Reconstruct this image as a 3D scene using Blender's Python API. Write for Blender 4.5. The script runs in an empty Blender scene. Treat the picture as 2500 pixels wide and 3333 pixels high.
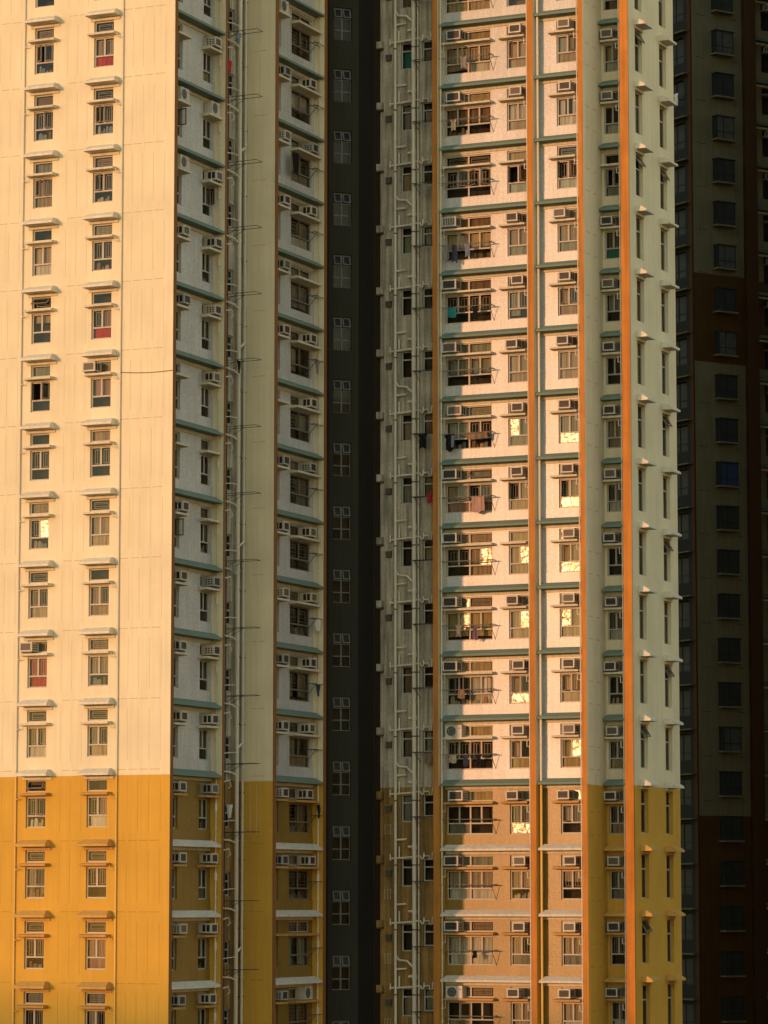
import bpy, math, random
from math import sin, cos, tan, radians, pi, atan2
from mathutils import Vector, Matrix

R = random.Random(11)
scene = bpy.context.scene
col = scene.collection
FH = 2.75            # storey height
Z0 = -0.55           # underside of the window hood of storey 0
PAINT = Z0 + 2*FH    # cream paint above, ochre below
ZB, ZT = -36.0, 66.0
K_LEFT = range(-1, 15)
K_RIGHT = range(-1, 16)

# ------------------------------------------------------------------ materials
MATS = {}
def mat(name, base, rough=0.8, spec=0.3, mottle=0.0, mscale=0.6, streak=0.0, fine=0.0, fscale=14.0,
        bump=0.0, metal=0.0, coat=0.0, bscale=None):
    m = bpy.data.materials.new(name); m.use_nodes = True
    nt = m.node_tree; bs = nt.nodes['Principled BSDF']
    bs.inputs['Roughness'].default_value = rough
    bs.inputs['Specular IOR Level'].default_value = spec
    bs.inputs['Metallic'].default_value = metal
    bs.inputs['Coat Weight'].default_value = coat
    bs.inputs['Coat Roughness'].default_value = 0.3
    c = (base[0], base[1], base[2], 1)
    bs.inputs['Base Color'].default_value = c
    if mottle or streak or fine or bump:
        geo = nt.nodes.new('ShaderNodeNewGeometry')
        cur = nt.nodes.new('ShaderNodeRGB'); cur.outputs[0].default_value = c; out = cur.outputs[0]
        def layer(vec_scale, nscale, amt, detail, lo, hi, prev):
            mp = nt.nodes.new('ShaderNodeMapping'); mp.inputs['Scale'].default_value = vec_scale
            nt.links.new(geo.outputs['Position'], mp.inputs['Vector'])
            n = nt.nodes.new('ShaderNodeTexNoise'); n.inputs['Scale'].default_value = nscale
            n.inputs['Detail'].default_value = detail
            nt.links.new(mp.outputs[0], n.inputs['Vector'])
            r = nt.nodes.new('ShaderNodeMapRange')
            r.inputs['From Min'].default_value = lo; r.inputs['From Max'].default_value = hi
            r.inputs['To Min'].default_value = 1 - amt; r.inputs['To Max'].default_value = 1 + amt*0.35
            nt.links.new(n.outputs['Fac'], r.inputs['Value'])
            mx = nt.nodes.new('ShaderNodeVectorMath'); mx.operation = 'SCALE'
            nt.links.new(prev, mx.inputs[0]); nt.links.new(r.outputs[0], mx.inputs['Scale'])
            return mx.outputs[0], n
        if mottle: out, _ = layer((1, 1, 1), mscale, mottle, 4, .3, .7, out)
        if streak: out, _ = layer((5, 5, .22), 1.3, streak, 3, .35, .62, out)
        if fine: out, _ = layer((1, 1, 1), fscale, fine, 2, .3, .65, out)
        nt.links.new(out, bs.inputs['Base Color'])
        if bump:
            n = nt.nodes.new('ShaderNodeTexNoise'); n.inputs['Scale'].default_value = bscale or fscale
            n.inputs['Detail'].default_value = 2
            nt.links.new(geo.outputs['Position'], n.inputs['Vector'])
            b = nt.nodes.new('ShaderNodeBump'); b.inputs['Strength'].default_value = bump
            b.inputs['Distance'].default_value = 0.02
            nt.links.new(n.outputs['Fac'], b.inputs['Height']); nt.links.new(b.outputs[0], bs.inputs['Normal'])
    MATS[name] = m
    return m

mat('cream', (.75, .66, .455), .85, .2, mottle=.09, streak=.045, fine=.05, fscale=22)
mat('ochre', (.60, .345, .052), .85, .2, mottle=.09, streak=.045, fine=.05, fscale=22)
mat('tile_white', (.53, .53, .52), .31, .45, mottle=.14, streak=.09, fine=.22, fscale=15, bump=.18, bscale=17)
mat('tile_ochre', (.26, .16, .032), .31, .35, mottle=.14, streak=.09, fine=.22, fscale=15, bump=.18, bscale=17)
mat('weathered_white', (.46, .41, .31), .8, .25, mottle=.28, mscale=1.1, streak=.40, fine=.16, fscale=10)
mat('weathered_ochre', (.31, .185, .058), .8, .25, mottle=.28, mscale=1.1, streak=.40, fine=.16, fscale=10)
mat('orange', (.52, .205, .038), .75, .25, mottle=.14, mscale=1.2, streak=.18)
mat('orange_shaded', (.24, .105, .03), .8, .25, mottle=.08, streak=.08)  # same orange fin paint, with its shade put into the colour
mat('green', (.17, .235, .185), .75, .25, mottle=.08, fine=.08)
mat('hood_cream', (.70, .635, .49), .8, .2, mottle=.08, streak=.1)
mat('hood_ochre', (.58, .34, .09), .8, .2, mottle=.08, streak=.1)
mat('hood_white', (.66, .62, .52), .8, .2, mottle=.08, streak=.12)
mat('ledge_cream', (.64, .57, .42), .85, .2, mottle=.12, streak=.12)
mat('ledge_ochre', (.52, .29, .09), .85, .2, mottle=.12, streak=.12)
mat('joint', (.60, .52, .37), .95, .1)
mat('dash', (.48, .39, .25), .95, .1)
mat('dash_ochre', (.40, .21, .035), .95, .1)
mat('joint_ochre', (.50, .27, .06), .95, .1)
mat('shaded_olive', (.036, .036, .025), .85, .2, mottle=.10, streak=.10)  # stair block paints: dark base, darkened further to hold the gap's shade
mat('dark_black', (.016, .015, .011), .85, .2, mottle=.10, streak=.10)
mat('shaded_brown', (.030, .018, .009), .85, .2, mottle=.10)
mat('core', (.12, .11, .10), .9, .1)  # unseen boxes inside the hollow shells, added to block light
mat('concrete', (.30, .28, .24), .9, .2, mottle=.1)
mat('frame', (.46, .39, .31), .5, .4, mottle=.05)
mat('stair_frame', (.16, .16, .135), .6, .3)
mat('frame_grey', (.36, .36, .32), .5, .4)
mat('leaf_dark', (.17, .15, .12), .45, .4)
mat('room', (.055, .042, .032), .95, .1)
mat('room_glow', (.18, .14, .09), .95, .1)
mat('pipe', (.68, .62, .49), .5, .4, streak=.12)
mat('pipe_ochre', (.72, .46, .12), .5, .4, streak=.12)
mat('metal_dark', (.075, .065, .05), .5, .4)
mat('steel', (.30, .25, .18), .4, .4, metal=.4)
mat('ac_white', (.56, .53, .46), .5, .4, mottle=.2, mscale=2.5, streak=.15)
mat('ac_beige', (.52, .46, .36), .5, .4, mottle=.06)
mat('ac_grey', (.36, .36, .34), .5, .4, mottle=.06)
mat('ac_dark', (.022, .019, .017), .55, .3)
mat('ac_mesh', (.13, .10, .075), .55, .3)
mat('far_cream_shaded', (.135, .122, .070), .9, .15, mottle=.10, streak=.12)  # far block paints, darkened so the colour itself carries its deep shade
mat('far_ochre_shaded', (.062, .031, .007), .9, .15, mottle=.10, streak=.12)
mat('far_brown_shaded', (.048, .021, .006), .9, .15, mottle=.08)
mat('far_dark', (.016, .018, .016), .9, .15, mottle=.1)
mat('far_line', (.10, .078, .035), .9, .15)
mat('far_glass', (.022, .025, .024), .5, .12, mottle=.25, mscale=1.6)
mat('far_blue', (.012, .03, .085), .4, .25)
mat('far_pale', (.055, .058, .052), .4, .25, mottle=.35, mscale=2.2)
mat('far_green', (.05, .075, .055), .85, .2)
mat('asphalt', (.06, .058, .055), .95, .2, mottle=.2, mscale=.05)
for n, c in dict(beige=(.46, .37, .25), sand=(.38, .29, .19), sage=(.30, .31, .24), white=(.60, .57, .50),
                 brown=(.22, .15, .10), red=(.50, .04, .04), teal=(.03, .22, .20), grey=(.27, .26, .23),
                 yellow=(.46, .36, .18), plum=(.20, .13, .17), navy=(.04, .05, .08), black=(.018, .016, .015),
                 rose=(.40, .25, .20), blue=(.20, .25, .34), lime=(.40, .42, .03), mint=(.42, .48, .42)).items():
    mat('cloth_' + n, c, .9, .1, streak=.30)
g = bpy.data.materials.new('glass'); g.use_nodes = True
nt = g.node_tree; nt.nodes.clear()
o = nt.nodes.new('ShaderNodeOutputMaterial'); mx = nt.nodes.new('ShaderNodeMixShader')
tr = nt.nodes.new('ShaderNodeBsdfTransparent'); tr.inputs[0].default_value = (.80, .80, .74, 1)
gl = nt.nodes.new('ShaderNodeBsdfGlossy'); gl.inputs['Roughness'].default_value = .045; gl.inputs['Color'].default_value = (.95, .85, .70, 1)
fr = nt.nodes.new('ShaderNodeFresnel'); fr.inputs['IOR'].default_value = 1.42
nt.links.new(fr.outputs[0], mx.inputs[0]); nt.links.new(tr.outputs[0], mx.inputs[1])
nt.links.new(gl.outputs[0], mx.inputs[2]); nt.links.new(mx.outputs[0], o.inputs[0])
MATS['glass'] = g
g2 = g.copy(); g2.name = 'frosted_glass'; MATS['frosted_glass'] = g2
for n_ in g2.node_tree.nodes:
    if n_.type == 'BSDF_GLOSSY':
        n_.inputs['Roughness'].default_value = .18
        ge = g2.node_tree.nodes.new('ShaderNodeNewGeometry'); nz = g2.node_tree.nodes.new('ShaderNodeTexNoise')
        nz.inputs['Scale'].default_value = 4.5; nz.inputs['Detail'].default_value = 1
        bp = g2.node_tree.nodes.new('ShaderNodeBump'); bp.inputs['Strength'].default_value = .6; bp.inputs['Distance'].default_value = .022
        g2.node_tree.links.new(ge.outputs['Position'], nz.inputs['Vector']); g2.node_tree.links.new(nz.outputs['Fac'], bp.inputs['Height'])
        g2.node_tree.links.new(bp.outputs[0], n_.inputs['Normal'])

# ------------------------------------------------------------------ mesh builder
class MB:
    def __init__(s): s.v = []; s.f = []; s.m = []; s.slots = []
    def _s(s, n):
        if n not in s.slots: s.slots.append(n)
        return s.slots.index(n)
    def face(s, pts, m):
        b = len(s.v); s.v += [tuple(p) for p in pts]
        s.f.append(tuple(range(b, b+len(pts)))); s.m.append(s._s(m))
    def box(s, x0, x1, y0, y1, z0, z1, m, right=None, front=None, left=None, skip=''):
        P = lambda a, b, c: ((x0, x1)[a], (y0, y1)[b], (z0, z1)[c])
        F = {'f': ([(0,0,0),(1,0,0),(1,0,1),(0,0,1)], front or m), 'b': ([(1,1,0),(0,1,0),(0,1,1),(1,1,1)], m),
             'l': ([(0,1,0),(0,0,0),(0,0,1),(0,1,1)], left or m), 'r': ([(1,0,0),(1,1,0),(1,1,1),(1,0,1)], right or m),
             't': ([(0,0,1),(1,0,1),(1,1,1),(0,1,1)], m), 'd': ([(0,1,0),(1,1,0),(1,0,0),(0,0,0)], m)}
        for k, (q, mm) in F.items():
            if k not in skip: s.face([P(*c) for c in q], mm)
    def prism(s, prof, x0, x1, m, in0=None, in1=None, endm=None):
        """prof: (y,z) outline; swept along x; in0/in1 give each outline point its own inset at the ends"""
        n = len(prof); in0 = in0 or [0]*n; in1 = in1 or [0]*n
        A = [(x0+in0[i], p[0], p[1]) for i, p in enumerate(prof)]
        B = [(x1-in1[i], p[0], p[1]) for i, p in enumerate(prof)]
        for i in range(n):
            j = (i+1) % n
            s.face([A[i], A[j], B[j], B[i]], m)
        s.face(list(reversed(A)), endm or m); s.face(B, endm or m)
    def tube(s, path, r, m, n=8):
        path = [Vector(p) for p in path]; rings = []
        for i, p in enumerate(path):
            a = path[max(0, i-1)]; b = path[min(len(path)-1, i+1)]
            d = (b-a).normalized()
            u = d.cross(Vector((0, 0, 1)))
            if u.length < .05: u = d.cross(Vector((1, 0, 0)))
            u.normalize(); w = d.cross(u)
            rings.append([p + (u*cos(2*pi*k/n) + w*sin(2*pi*k/n))*r for k in range(n)])
        for a, b in zip(rings[:-1], rings[1:]):
            for k in range(n): s.face([a[k], a[(k+1) % n], b[(k+1) % n], b[k]], m)
        s.face(list(reversed(rings[0])), m); s.face(rings[-1], m)
    def disc(s, cx, y, cz, r, m, n=16, r0=0):
        ring = lambda q: [(cx+q*cos(2*pi*k/n), y, cz+q*sin(2*pi*k/n)) for k in range(n)]
        if r0:
            a, b = ring(r0), ring(r)
            for k in range(n): s.face([a[k], a[(k+1) % n], b[(k+1) % n], b[k]], m)
        else: s.face(ring(r), m)
    def mesh(s, name):
        me = bpy.data.meshes.new(name); me.from_pydata(s.v, [], s.f)
        for n in s.slots: me.materials.append(MATS[n])
        me.polygons.foreach_set('material_index', s.m); me.update()
        return me

def put(name, me, parent=None, loc=(0, 0, 0), rz=0.0, rx=0.0):
    o = bpy.data.objects.new(name, me); col.objects.link(o)
    o.location = loc; o.rotation_euler = (rx, 0, rz)
    if parent: o.parent = parent
    return o
def thing(name, label, cat, loc=(0, 0, 0), rz=0.0, group=None):
    o = put(name, None, None, loc, rz); tag(o, label, cat, group); return o
def tag(o, label, cat, group=None):
    o['label'] = label; o['category'] = cat
    if group: o['group'] = group
CACHE = {}
def cached(key, fn):
    if key not in CACHE: CACHE[key] = fn()
    return CACHE[key]

class Wall:
    """A wall plane: local x runs to the right, local y goes into the wall, z is height."""
    def __init__(s, block, x, y, rz): s.b, s.x, s.y, s.rz = block, x, y, rz
    def at(s, u, d, z): return (s.x + u*cos(s.rz) - d*sin(s.rz), s.y + u*sin(s.rz) + d*cos(s.rz), z)
    def add(s, name, me, u, d, z, rz=0.0): return put(name, me, s.b, s.at(u, d, z), s.rz + rz)
    def sheet(s, name, L, holes, mats, u0=0.0, depth=.14, extra=None, zb=ZB, zt=ZT):
        """mats: list of (ztop, material) from low to high"""
        mb = MB()
        xs = sorted({round(v, 4) for v in [u0, L] + [h[0] for h in holes] + [h[1] for h in holes]})
        zs = sorted({round(v, 4) for v in [zb, zt] + [h[2] for h in holes] + [h[3] for h in holes]
                     + [m[0] for m in mats if zb < m[0] < zt]})
        mm = lambda z: next((m for t, m in mats if z < t), mats[-1][1])
        byx = {}
        for i in range(len(xs)-1):
            xc = (xs[i]+xs[i+1])/2; hs = sorted([h for h in holes if h[0] < xc < h[1]], key=lambda h: h[2])
            run = None
            for j in range(len(zs)-1):
                zc = (zs[j]+zs[j+1])/2
                if any(h[2] < zc < h[3] for h in hs): continue
                mb.face([(xs[i], 0, zs[j]), (xs[i+1], 0, zs[j]), (xs[i+1], 0, zs[j+1]), (xs[i], 0, zs[j+1])], mm(zc))
        for a, b, c, d in holes:
            m = mm((c+d)/2)
            mb.face([(a, 0, c), (a, depth, c), (a, depth, d), (a, 0, d)], m)
            mb.face([(b, depth, c), (b, 0, c), (b, 0, d), (b, depth, d)], m)
            mb.face([(a, 0, d), (a, depth, d), (b, depth, d), (b, 0, d)], m)
            mb.face([(a, depth, c), (a, 0, c), (b, 0, c), (b, depth, c)], m)
        if extra: extra(mb)
        return s.add(name, mb.mesh(name), 0, 0, 0)

# ------------------------------------------------------------------ window kit
def room_box(mb, w, h, y0, d, m):
    mb.face([(0, y0+d, 0), (w, y0+d, 0), (w, y0+d, h), (0, y0+d, h)], m)
    mb.face([(0, y0, 0), (0, y0+d, 0), (0, y0+d, h), (0, y0, h)], m)
    mb.face([(w, y0+d, 0), (w, y0, 0), (w, y0, h), (w, y0+d, h)], m)
    mb.face([(0, y0, h), (0, y0+d, h), (w, y0+d, h), (w, y0, h)], m)
    mb.face([(0, y0+d, 0), (0, y0, 0), (w, y0, 0), (w, y0+d, 0)], m)
FY = .085   # how far the frame stands back from the wall face
def frame_mesh(w, h, vs, hs, fm, rm, depth=.5, t=.055):
    """frame with vertical bars at vs (list of (x,z0,z1)) and horizontal bars at hs"""
    def fn():
        mb = MB(); a, b = FY, FY+.05
        mb.box(0, t, a, b, 0, h, fm); mb.box(w-t, w, a, b, 0, h, fm)
        mb.box(t, w-t, a, b, 0, t, fm); mb.box(t, w-t, a, b, h-t, h, fm)
        for z in hs: mb.box(t, w-t, a-.002, b, z-.03, z+.03, fm)
        for x, z0, z1 in vs: mb.box(x-.035, x+.035, a-.004, b, z0, z1, fm)
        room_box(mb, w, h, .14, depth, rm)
        return mb.mesh('window_frame')
    return cached(('fr', w, h, tuple(vs), tuple(hs), fm, rm, depth), fn)
def pane_mesh(fields, gm='glass'):
    def fn():
        mb = MB()
        for x0, x1, z0, z1 in fields: mb.face([(x0, 0, z0), (x1, 0, z0), (x1, 0, z1), (x0, 0, z1)], gm)
        return mb.mesh('pane')
    return cached(('pn', tuple(fields), gm), fn)
def grille_mesh(fields, m='frame'):
    def fn():
        mb = MB()
        for x0, x1, z0, z1 in fields:
            w, h = x1-x0, z1-z0; a, b = min(w, h)*.16, min(w, h)*.16
            t = .016
            mb.box(x0+a, x0+a+t, 0, .012, z0+b, z1-b, m); mb.box(x1-a-t, x1-a, 0, .012, z0+b, z1-b, m)
            mb.box(x0+a+t, x1-a-t, 0, .012, z0+b, z0+b+t, m); mb.box(x0+a+t, x1-a-t, 0, .012, z1-b-t, z1-b, m)
            if w > h*1.3:
                for q in (.36, .64): mb.box(x0+a+t, x1-a-t, 0, .012, z0+h*q, z0+h*q+t*.8, m)
            else:
                mb.box((x0+x1)/2-t/2, (x0+x1)/2+t/2, 0, .012, z0+b+t, z1-b-t, m)
        return mb.mesh('security_grille')
    return cached(('gr', tuple(fields), m), fn)
def curtain_mesh(x0, x1, z0, z1, m, seed=0, gap=0.0):
    def fn():
        mb = MB(); rr = random.Random(seed); n = max(8, int((x1-x0)/.035)); ph = rr.random()*6
        pts = []
        for i in range(n+1):
            x = x0+(x1-x0)*i/n
            pts.append((x, .022*sin(i*1.25+ph)+.012*sin(i*.47+2*ph)))
        for (xa, ya), (xb, yb) in zip(pts[:-1], pts[1:]):
            da = gap*sin((xa-x0)*3+ph); db = gap*sin((xb-x0)*3+ph)
            mb.face([(xa, ya, z0+da), (xb, yb, z0+db), (xb, yb*.6, z1), (xa, ya*.6, z1)], m)
        return mb.mesh('curtain')
    return cached(('cu', round(x0, 3), round(x1, 3), round(z0, 3), round(z1, 3), m, seed, gap), fn)
def leaf_mesh(w, h, side, fm='leaf_dark'):
    """hinged sash: side +1 extends to +x from the hinge, -1 to -x; 0 hangs down from the hinge"""
    def fn():
        mb = MB(); t = .045
        x0, x1, z0, z1 = (0, w, 0, h) if side > 0 else (-w, 0, 0, h)
        if side == 0: x0, x1, z0, z1 = 0, w, -h, 0
        mb.box(x0, x0+t, -.02, .02, z0, z1, fm); mb.box(x1-t, x1, -.02, .02, z0, z1, fm)
        mb.box(x0+t, x1-t, -.02, .02, z0, z0+t, fm); mb.box(x0+t, x1-t, -.02, .02, z1-t, z1, fm)
        mb.face([(x0+t, 0, z0+t), (x1-t, 0, z0+t), (x1-t, 0, z1-t), (x0+t, 0, z1-t)], 'glass')
        return mb.mesh('casement')
    return cached(('lf', w, h, side, fm), fn)
def goods_mesh(w, h, seed):
    """household bits standing on the sill behind the lower pane"""
    def fn():
        mb = MB(); rr = random.Random(seed); x = .03
        while x < w-.14:
            bw = rr.uniform(.08, .2); bh = rr.uniform(.3, .95)*h
            m = rr.choice(['cloth_beige', 'cloth_grey', 'cloth_white', 'cloth_brown', 'cloth_sage', 'cloth_rose', 'cloth_blue', 'cloth_brown'])
            k = 7
            for i in range(k):      # bundle with a rounded top
                a0, a1 = pi*i/k, pi*(i+1)/k
                xa, xb = x+bw*(1-cos(a0))/2, x+bw*(1-cos(a1))/2
                za, zb = bh*(.72+.28*sin(a0)), bh*(.72+.28*sin(a1))
                mb.face([(xa, 0, 0), (xb, 0, 0), (xb, .03, zb), (xa, .03, za)], m)
            x += bw + rr.uniform(.0, .07)
        return mb.mesh('sill_goods')
    return cached(('gd', w, h, seed), fn)

SUNL = {'left', 'wide', 'narrow', 'small'}
CURT = ['cloth_beige', 'cloth_sand', 'cloth_sage', 'cloth_white', 'cloth_grey', 'cloth_brown', 'cloth_beige', 'cloth_mint', 'cloth_sand']
def double_window(wall, name, u0, z0, w, h, cols, kind, seed, spec=None, fm='frame', low=.47, depth=.5):
    """cols casement pairs above fixed lower lights; spec overrides the random state"""
    rr = random.Random(seed); spec = spec or {}
    n = cols*2; zs = low
    pw = (w-.11)/n
    vs = []
    for i in range(1, n): vs.append((round(.055+pw*i, 3), 0.0 if (i % 2 == 0) else zs, h))
    rm = spec.get('room', 'room_glow' if rr.random() < .18 else 'room')
    win = wall.add(name, frame_mesh(w, h, vs, [zs], fm, rm, depth), u0, 0, z0)
    opn = spec.get('open')
    if opn is None:
        opn = {}
        if rr.random() < (.38 if kind != 'narrow' else .3):
            for i in range(n):
                if rr.random() < .55: opn[i] = rr.choice([25, 40, 60, 75, 88])
    fields = []; gfields = []
    for i in range(n):
        x0, x1 = round(.055+pw*i+.03, 3), round(.055+pw*(i+1)-.03, 3); za, zb = zs+.03, h-.055
        if i in opn:
            side = 1 if i % 2 == 0 else -1
            hx = x0 if side > 0 else x1
            a = radians(opn[i])
            put('casement', leaf_mesh(round(x1-x0, 3), round(zb-za, 3), side), win, (hx, FY-.005, za), -a*side)
        else:
            fields.append((x0, x1, za, zb))
        gfields.append((x0, x1, za, zb))
    tilt = spec.get('tilt')
    for c in range(cols):
        fields.append((round(.055+2*pw*c+.02, 3), round(.055+2*pw*(c+1)-.02, 3), .055, zs-.03))
    if tilt:
        idx = tilt[0] if tilt[0] < len(fields) else -1; fl = fields.pop(idx)
        po = put('pane', pane_mesh([(0, fl[1]-fl[0], 0, fl[3]-fl[2])], 'frosted_glass'), win, (fl[0], FY+.016, fl[2]), tilt[1], tilt[2])
    put('pane', pane_mesh(fields), win, (0, FY+.022, 0))
    if spec.get('grille', rr.random() < .62):
        put('security_grille', grille_mesh(gfields), win, (0, FY+.075, 0))
    cu = spec.get('curtain')
    if cu is None:
        cu = rr.choice(CURT) if rr.random() < .55 else 0
    if cu:
        r = rr.random()
        if r < .35: spans = [(.06, w-.06)]
        elif r < .55: spans = [(.06, w*.5)]
        elif r < .72: spans = [(w*.5, w-.06)]
        elif r < .86: spans = [(.06, w*.33), (w*.66, w-.06)]
        else: spans = [(w*.25, w-.06)]
        if spec.get('full'): spans = [(.06, w-.06)]
        zl = spec.get('czl', rr.choice([.06, .06, zs+.05, zs+.02, .2]))
        for a, b in spans:
            put('curtain', curtain_mesh(a, b, zl, h-.07, cu, seed % 9, .02), win, (0, .24, 0))
    lc = spec.get('lower')
    if lc is None and rr.random() < .55: lc = rr.choice(['goods', 'goods', 'cloth_beige', 'cloth_white', 'cloth_grey', 'cloth_sand'])
    if lc:
        for c in range(cols):
            if cols > 1 and rr.random() < .35: continue
            xa = .055+2*pw*c+.03; ww = 2*pw-.06
            if lc == 'goods':
                put('sill_goods', goods_mesh(round(ww, 3), zs-.08, seed % 23), win, (xa, .18, .055))
            else:
                put('lower_curtain', curtain_mesh(0, round(ww, 3), 0, zs-.09, lc, seed % 7), win, (xa, .185, .06))
    return win
def transom(wall, u0, z0, w, h, seed, cols=1, ac=None, spec=None, fm='frame', depth=.5):
    rr = random.Random(seed*7+3); spec = spec or {}
    vs = [(round(w/2, 3), 0.0, h)] if cols > 1 else []
    win = wall.add('transom_window', frame_mesh(w, h, vs, [], fm, 'room', depth), u0, 0, z0)
    fl = [(round(.055+(w-.11)*c/cols+.02, 3), round(.055+(w-.11)*(c+1)/cols-.02, 3), .055, h-.055) for c in range(cols)]
    if spec.get('open', (not ac) and rr.random() < .16):
        x0, x1 = fl[-1][0], fl[-1][1]; fl = fl[:-1]
        put('casement', leaf_mesh(round(x1-x0, 3), round(h-.11, 3), 0), win, (x0, FY-.01, h-.055), 0, -radians(rr.choice([22, 35, 50])))
    if spec.get('tilt'):
        t = spec['tilt']
        f = fl.pop(0)
        put('pane', pane_mesh([(0, f[1]-f[0], 0, f[3]-f[2])], 'frosted_glass'), win, (f[0], FY+.016, f[2]), t[1], t[2])
    if fl: put('pane', pane_mesh(fl), win, (0, FY+.022, 0))
    if rr.random() < .6: put('security_grille', grille_mesh([(round(.055+(w-.11)*c/cols+.03, 3), round(.055+(w-.11)*(c+1)/cols-.03, 3), .06, h-.06) for c in range(cols)]), win, (0, FY+.07, 0))
    if ac or rr.random() < .5:
        m = spec.get('curtain', rr.choice(['cloth_sage', 'cloth_sand', 'cloth_beige', 'cloth_brown', 'cloth_brown', 'cloth_grey']))
        put('curtain', curtain_mesh(.06, round(w-.06, 3), .06, round(h-.06, 3), m, seed % 5), win, (0, .22, 0))
    return win

def hood_mesh(w, d, m, lip=.09, top=.27, hip=.12, inset=.2):
    def fn():
        mb = MB()
        prof = [(0, 0), (-d, 0), (-d, lip), (-inset, top), (0, top)]
        ins = [0, 0, 0, hip, hip]
        mb.prism(prof, 0, w, m, ins, ins)
        mb.box(.03, w-.03, -.06, 0, -.13, -.002, 'ledge_ochre' if 'ochre' in m else 'ledge_cream', skip='bt')
        return mb.mesh('window_hood')
    return cached(('hd', w, d, m, hip), fn)
def ledge_mesh(w, d, m):
    def fn():
        mb = MB(); mb.prism([(0, 0), (-d, .02), (-d, .105), (0, .13)], 0, w, m)
        return mb.mesh('ledge')
    return cached(('lg', w, d, m), fn)

# ------------------------------------------------------------------ air conditioners, racks, washing
ORD = ['zeroth', 'first', 'second', 'third', 'fourth', 'fifth', 'sixth', 'seventh', 'eighth', 'ninth', 'tenth',
       'eleventh', 'twelfth', 'thirteenth', 'fourteenth']
def row(k):
    return '%s row above ochre paint' % ORD[k-2] if k >= 3 else '%s row within ochre paint' % ORD[3-k]
def ac_meshes(w, h, d, body, front, side):
    def fn():
        mb = MB(); t = .056
        mb.box(0, w, -d, .1, 0, h, body, skip='f')
        # front rim with a sunk field
        mb.box(0, t, -d-.02, -d, 0, h, body); mb.box(w-t, w, -d-.02, -d, 0, h, body)
        mb.box(t, w-t, -d-.02, -d, 0, t, body); mb.box(t, w-t, -d-.02, -d, h-t, h, body)
        mb.box(.04, w-.04, -d+.06, .02, -.05, -.002, 'metal_dark')
        fs(mb)
        return mb.mesh('casing')
    def fg():
        mb = MB(); t = .055
        mb.box(t, w-t, -d+.0, -d+.01, t, h-t, front)
        if side == 'bars':
            for i in range(1, 5):
                x = t+(w-2*t)*i/5; mb.box(x-.016, x+.016, -d-.012, -d, t, h-t, body)
        else:
            for i in range(1, 5):
                z = t+(h-2*t)*i/5; mb.box(t, w-t, -d-.006, -d, z-.006, z+.006, 'ac_mesh')
        return mb.mesh('grille')
    def fs(mb):
        for sgn in (0, 1):
            x = -.004 if sgn == 0 else w
            cols_ = 3 if side == 'holes' else 2
            for i in range(cols_):
                y0 = -d+.06+i*(d-.1)/cols_; y1 = y0+(d-.1)/cols_-.05
                if side == 'holes':
                    for j in range(3): mb.box(x, x+.004, y0, y1, .06+j*(h-.12)/3, .06+(j+.6)*(h-.12)/3, 'ac_dark')
                else: mb.box(x, x+.004, y0, y1, .06, h-.06, 'ac_dark')
    return (cached(('ac', w, h, d, body, side), fn), cached(('acg', w, h, d, body, front, side), fg))
def condenser_meshes(w, h, d):
    def fn():
        mb = MB(); mb.box(0, w, -d, .12, 0, h, 'ac_white')
        mb.box(.05, w-.05, -d+.03, .05, -.05, -.002, 'metal_dark'); return mb.mesh('casing')
    def fg():
        mb = MB(); r = h*.42; cx = r+.06
        mb.disc(cx, -d-.004, h/2, r, 'ac_dark', 20)
        for q in (.35, .68, 1): mb.disc(cx, -d-.009, h/2, r*q, 'ac_grey', 20, r*q-.018)
        mb.box(w-.16, w-.05, -d-.004, -d, h*.7, h*.76, 'cloth_red'); return mb.mesh('fan_grille')
    return cached(('co', w, h, d), fn), cached(('cg', w, h, d), fg)
def air_con(wall, u, z, place, k, grp, w=.56, h=.38, d=.46, body=None, front=None, side=None, cond=False):
    rr = random.Random(int(k*131+u*977+wall.x*13))
    body = body or rr.choice(['ac_white', 'ac_white', 'ac_white', 'ac_beige', 'ac_grey'])
    front = front or rr.choice(['ac_dark', 'ac_dark', 'ac_dark', 'ac_mesh'])
    side = side or rr.choice(['holes', 'slots', 'slots'])
    nm = {'ac_white': 'white', 'ac_beige': 'beige', 'ac_grey': 'grey'}[body]
    if cond: lab = 'white round-fan condenser, %s, %s' % (place, row(k))
    else: lab = '%s box air conditioner, %s, %s' % (nm, place, row(k))
    t = thing('air_conditioner', lab, 'air conditioner', wall.at(u, 0, z), wall.rz, grp)
    if cond:
        a, b = condenser_meshes(w, h, d); put('casing', a, t); put('fan_grille', b, t)
    else:
        a, b = ac_meshes(w, h, d, body, front, side)
        put('casing', a, t); put('grille', b, t)
    return t
def rack_mesh(L, out, drop, m):
    def rods():
        mb = MB()
        for y in (-out, -out*.55): mb.tube([(-.15, y, 0), (L+.12, y, 0)], .017, m, 6)
        return mb.mesh('rod')
    def arm():
        mb = MB(); mb.tube([(0, 0, -drop), (0, -out-.06, .0)], .014, 'metal_dark', 6)
        mb.tube([(0, .0, .02), (0, -out-.08, .0)], .016, 'metal_dark', 6); return mb.mesh('bracket')
    return cached(('rk', L, out, drop, m), rods), cached(('ra', L, out, drop), arm)
def rack(wall, u, z, L, place, k, grp, out=.5, drop=.62, m='steel', desc='steel drying rack', both=True):
    t = thing('drying_rack', '%s, %s, %s' % (desc, place, row(k)), 'drying rack', wall.at(u, 0, z), wall.rz, grp)
    a, b = rack_mesh(L, out, drop, m)
    put('rods', a, t)
    if both: put('bracket', b, t, (.05, 0, 0))
    if both != 'left': put('bracket', b, t, (L-.02, 0, 0))
    return t
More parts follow.
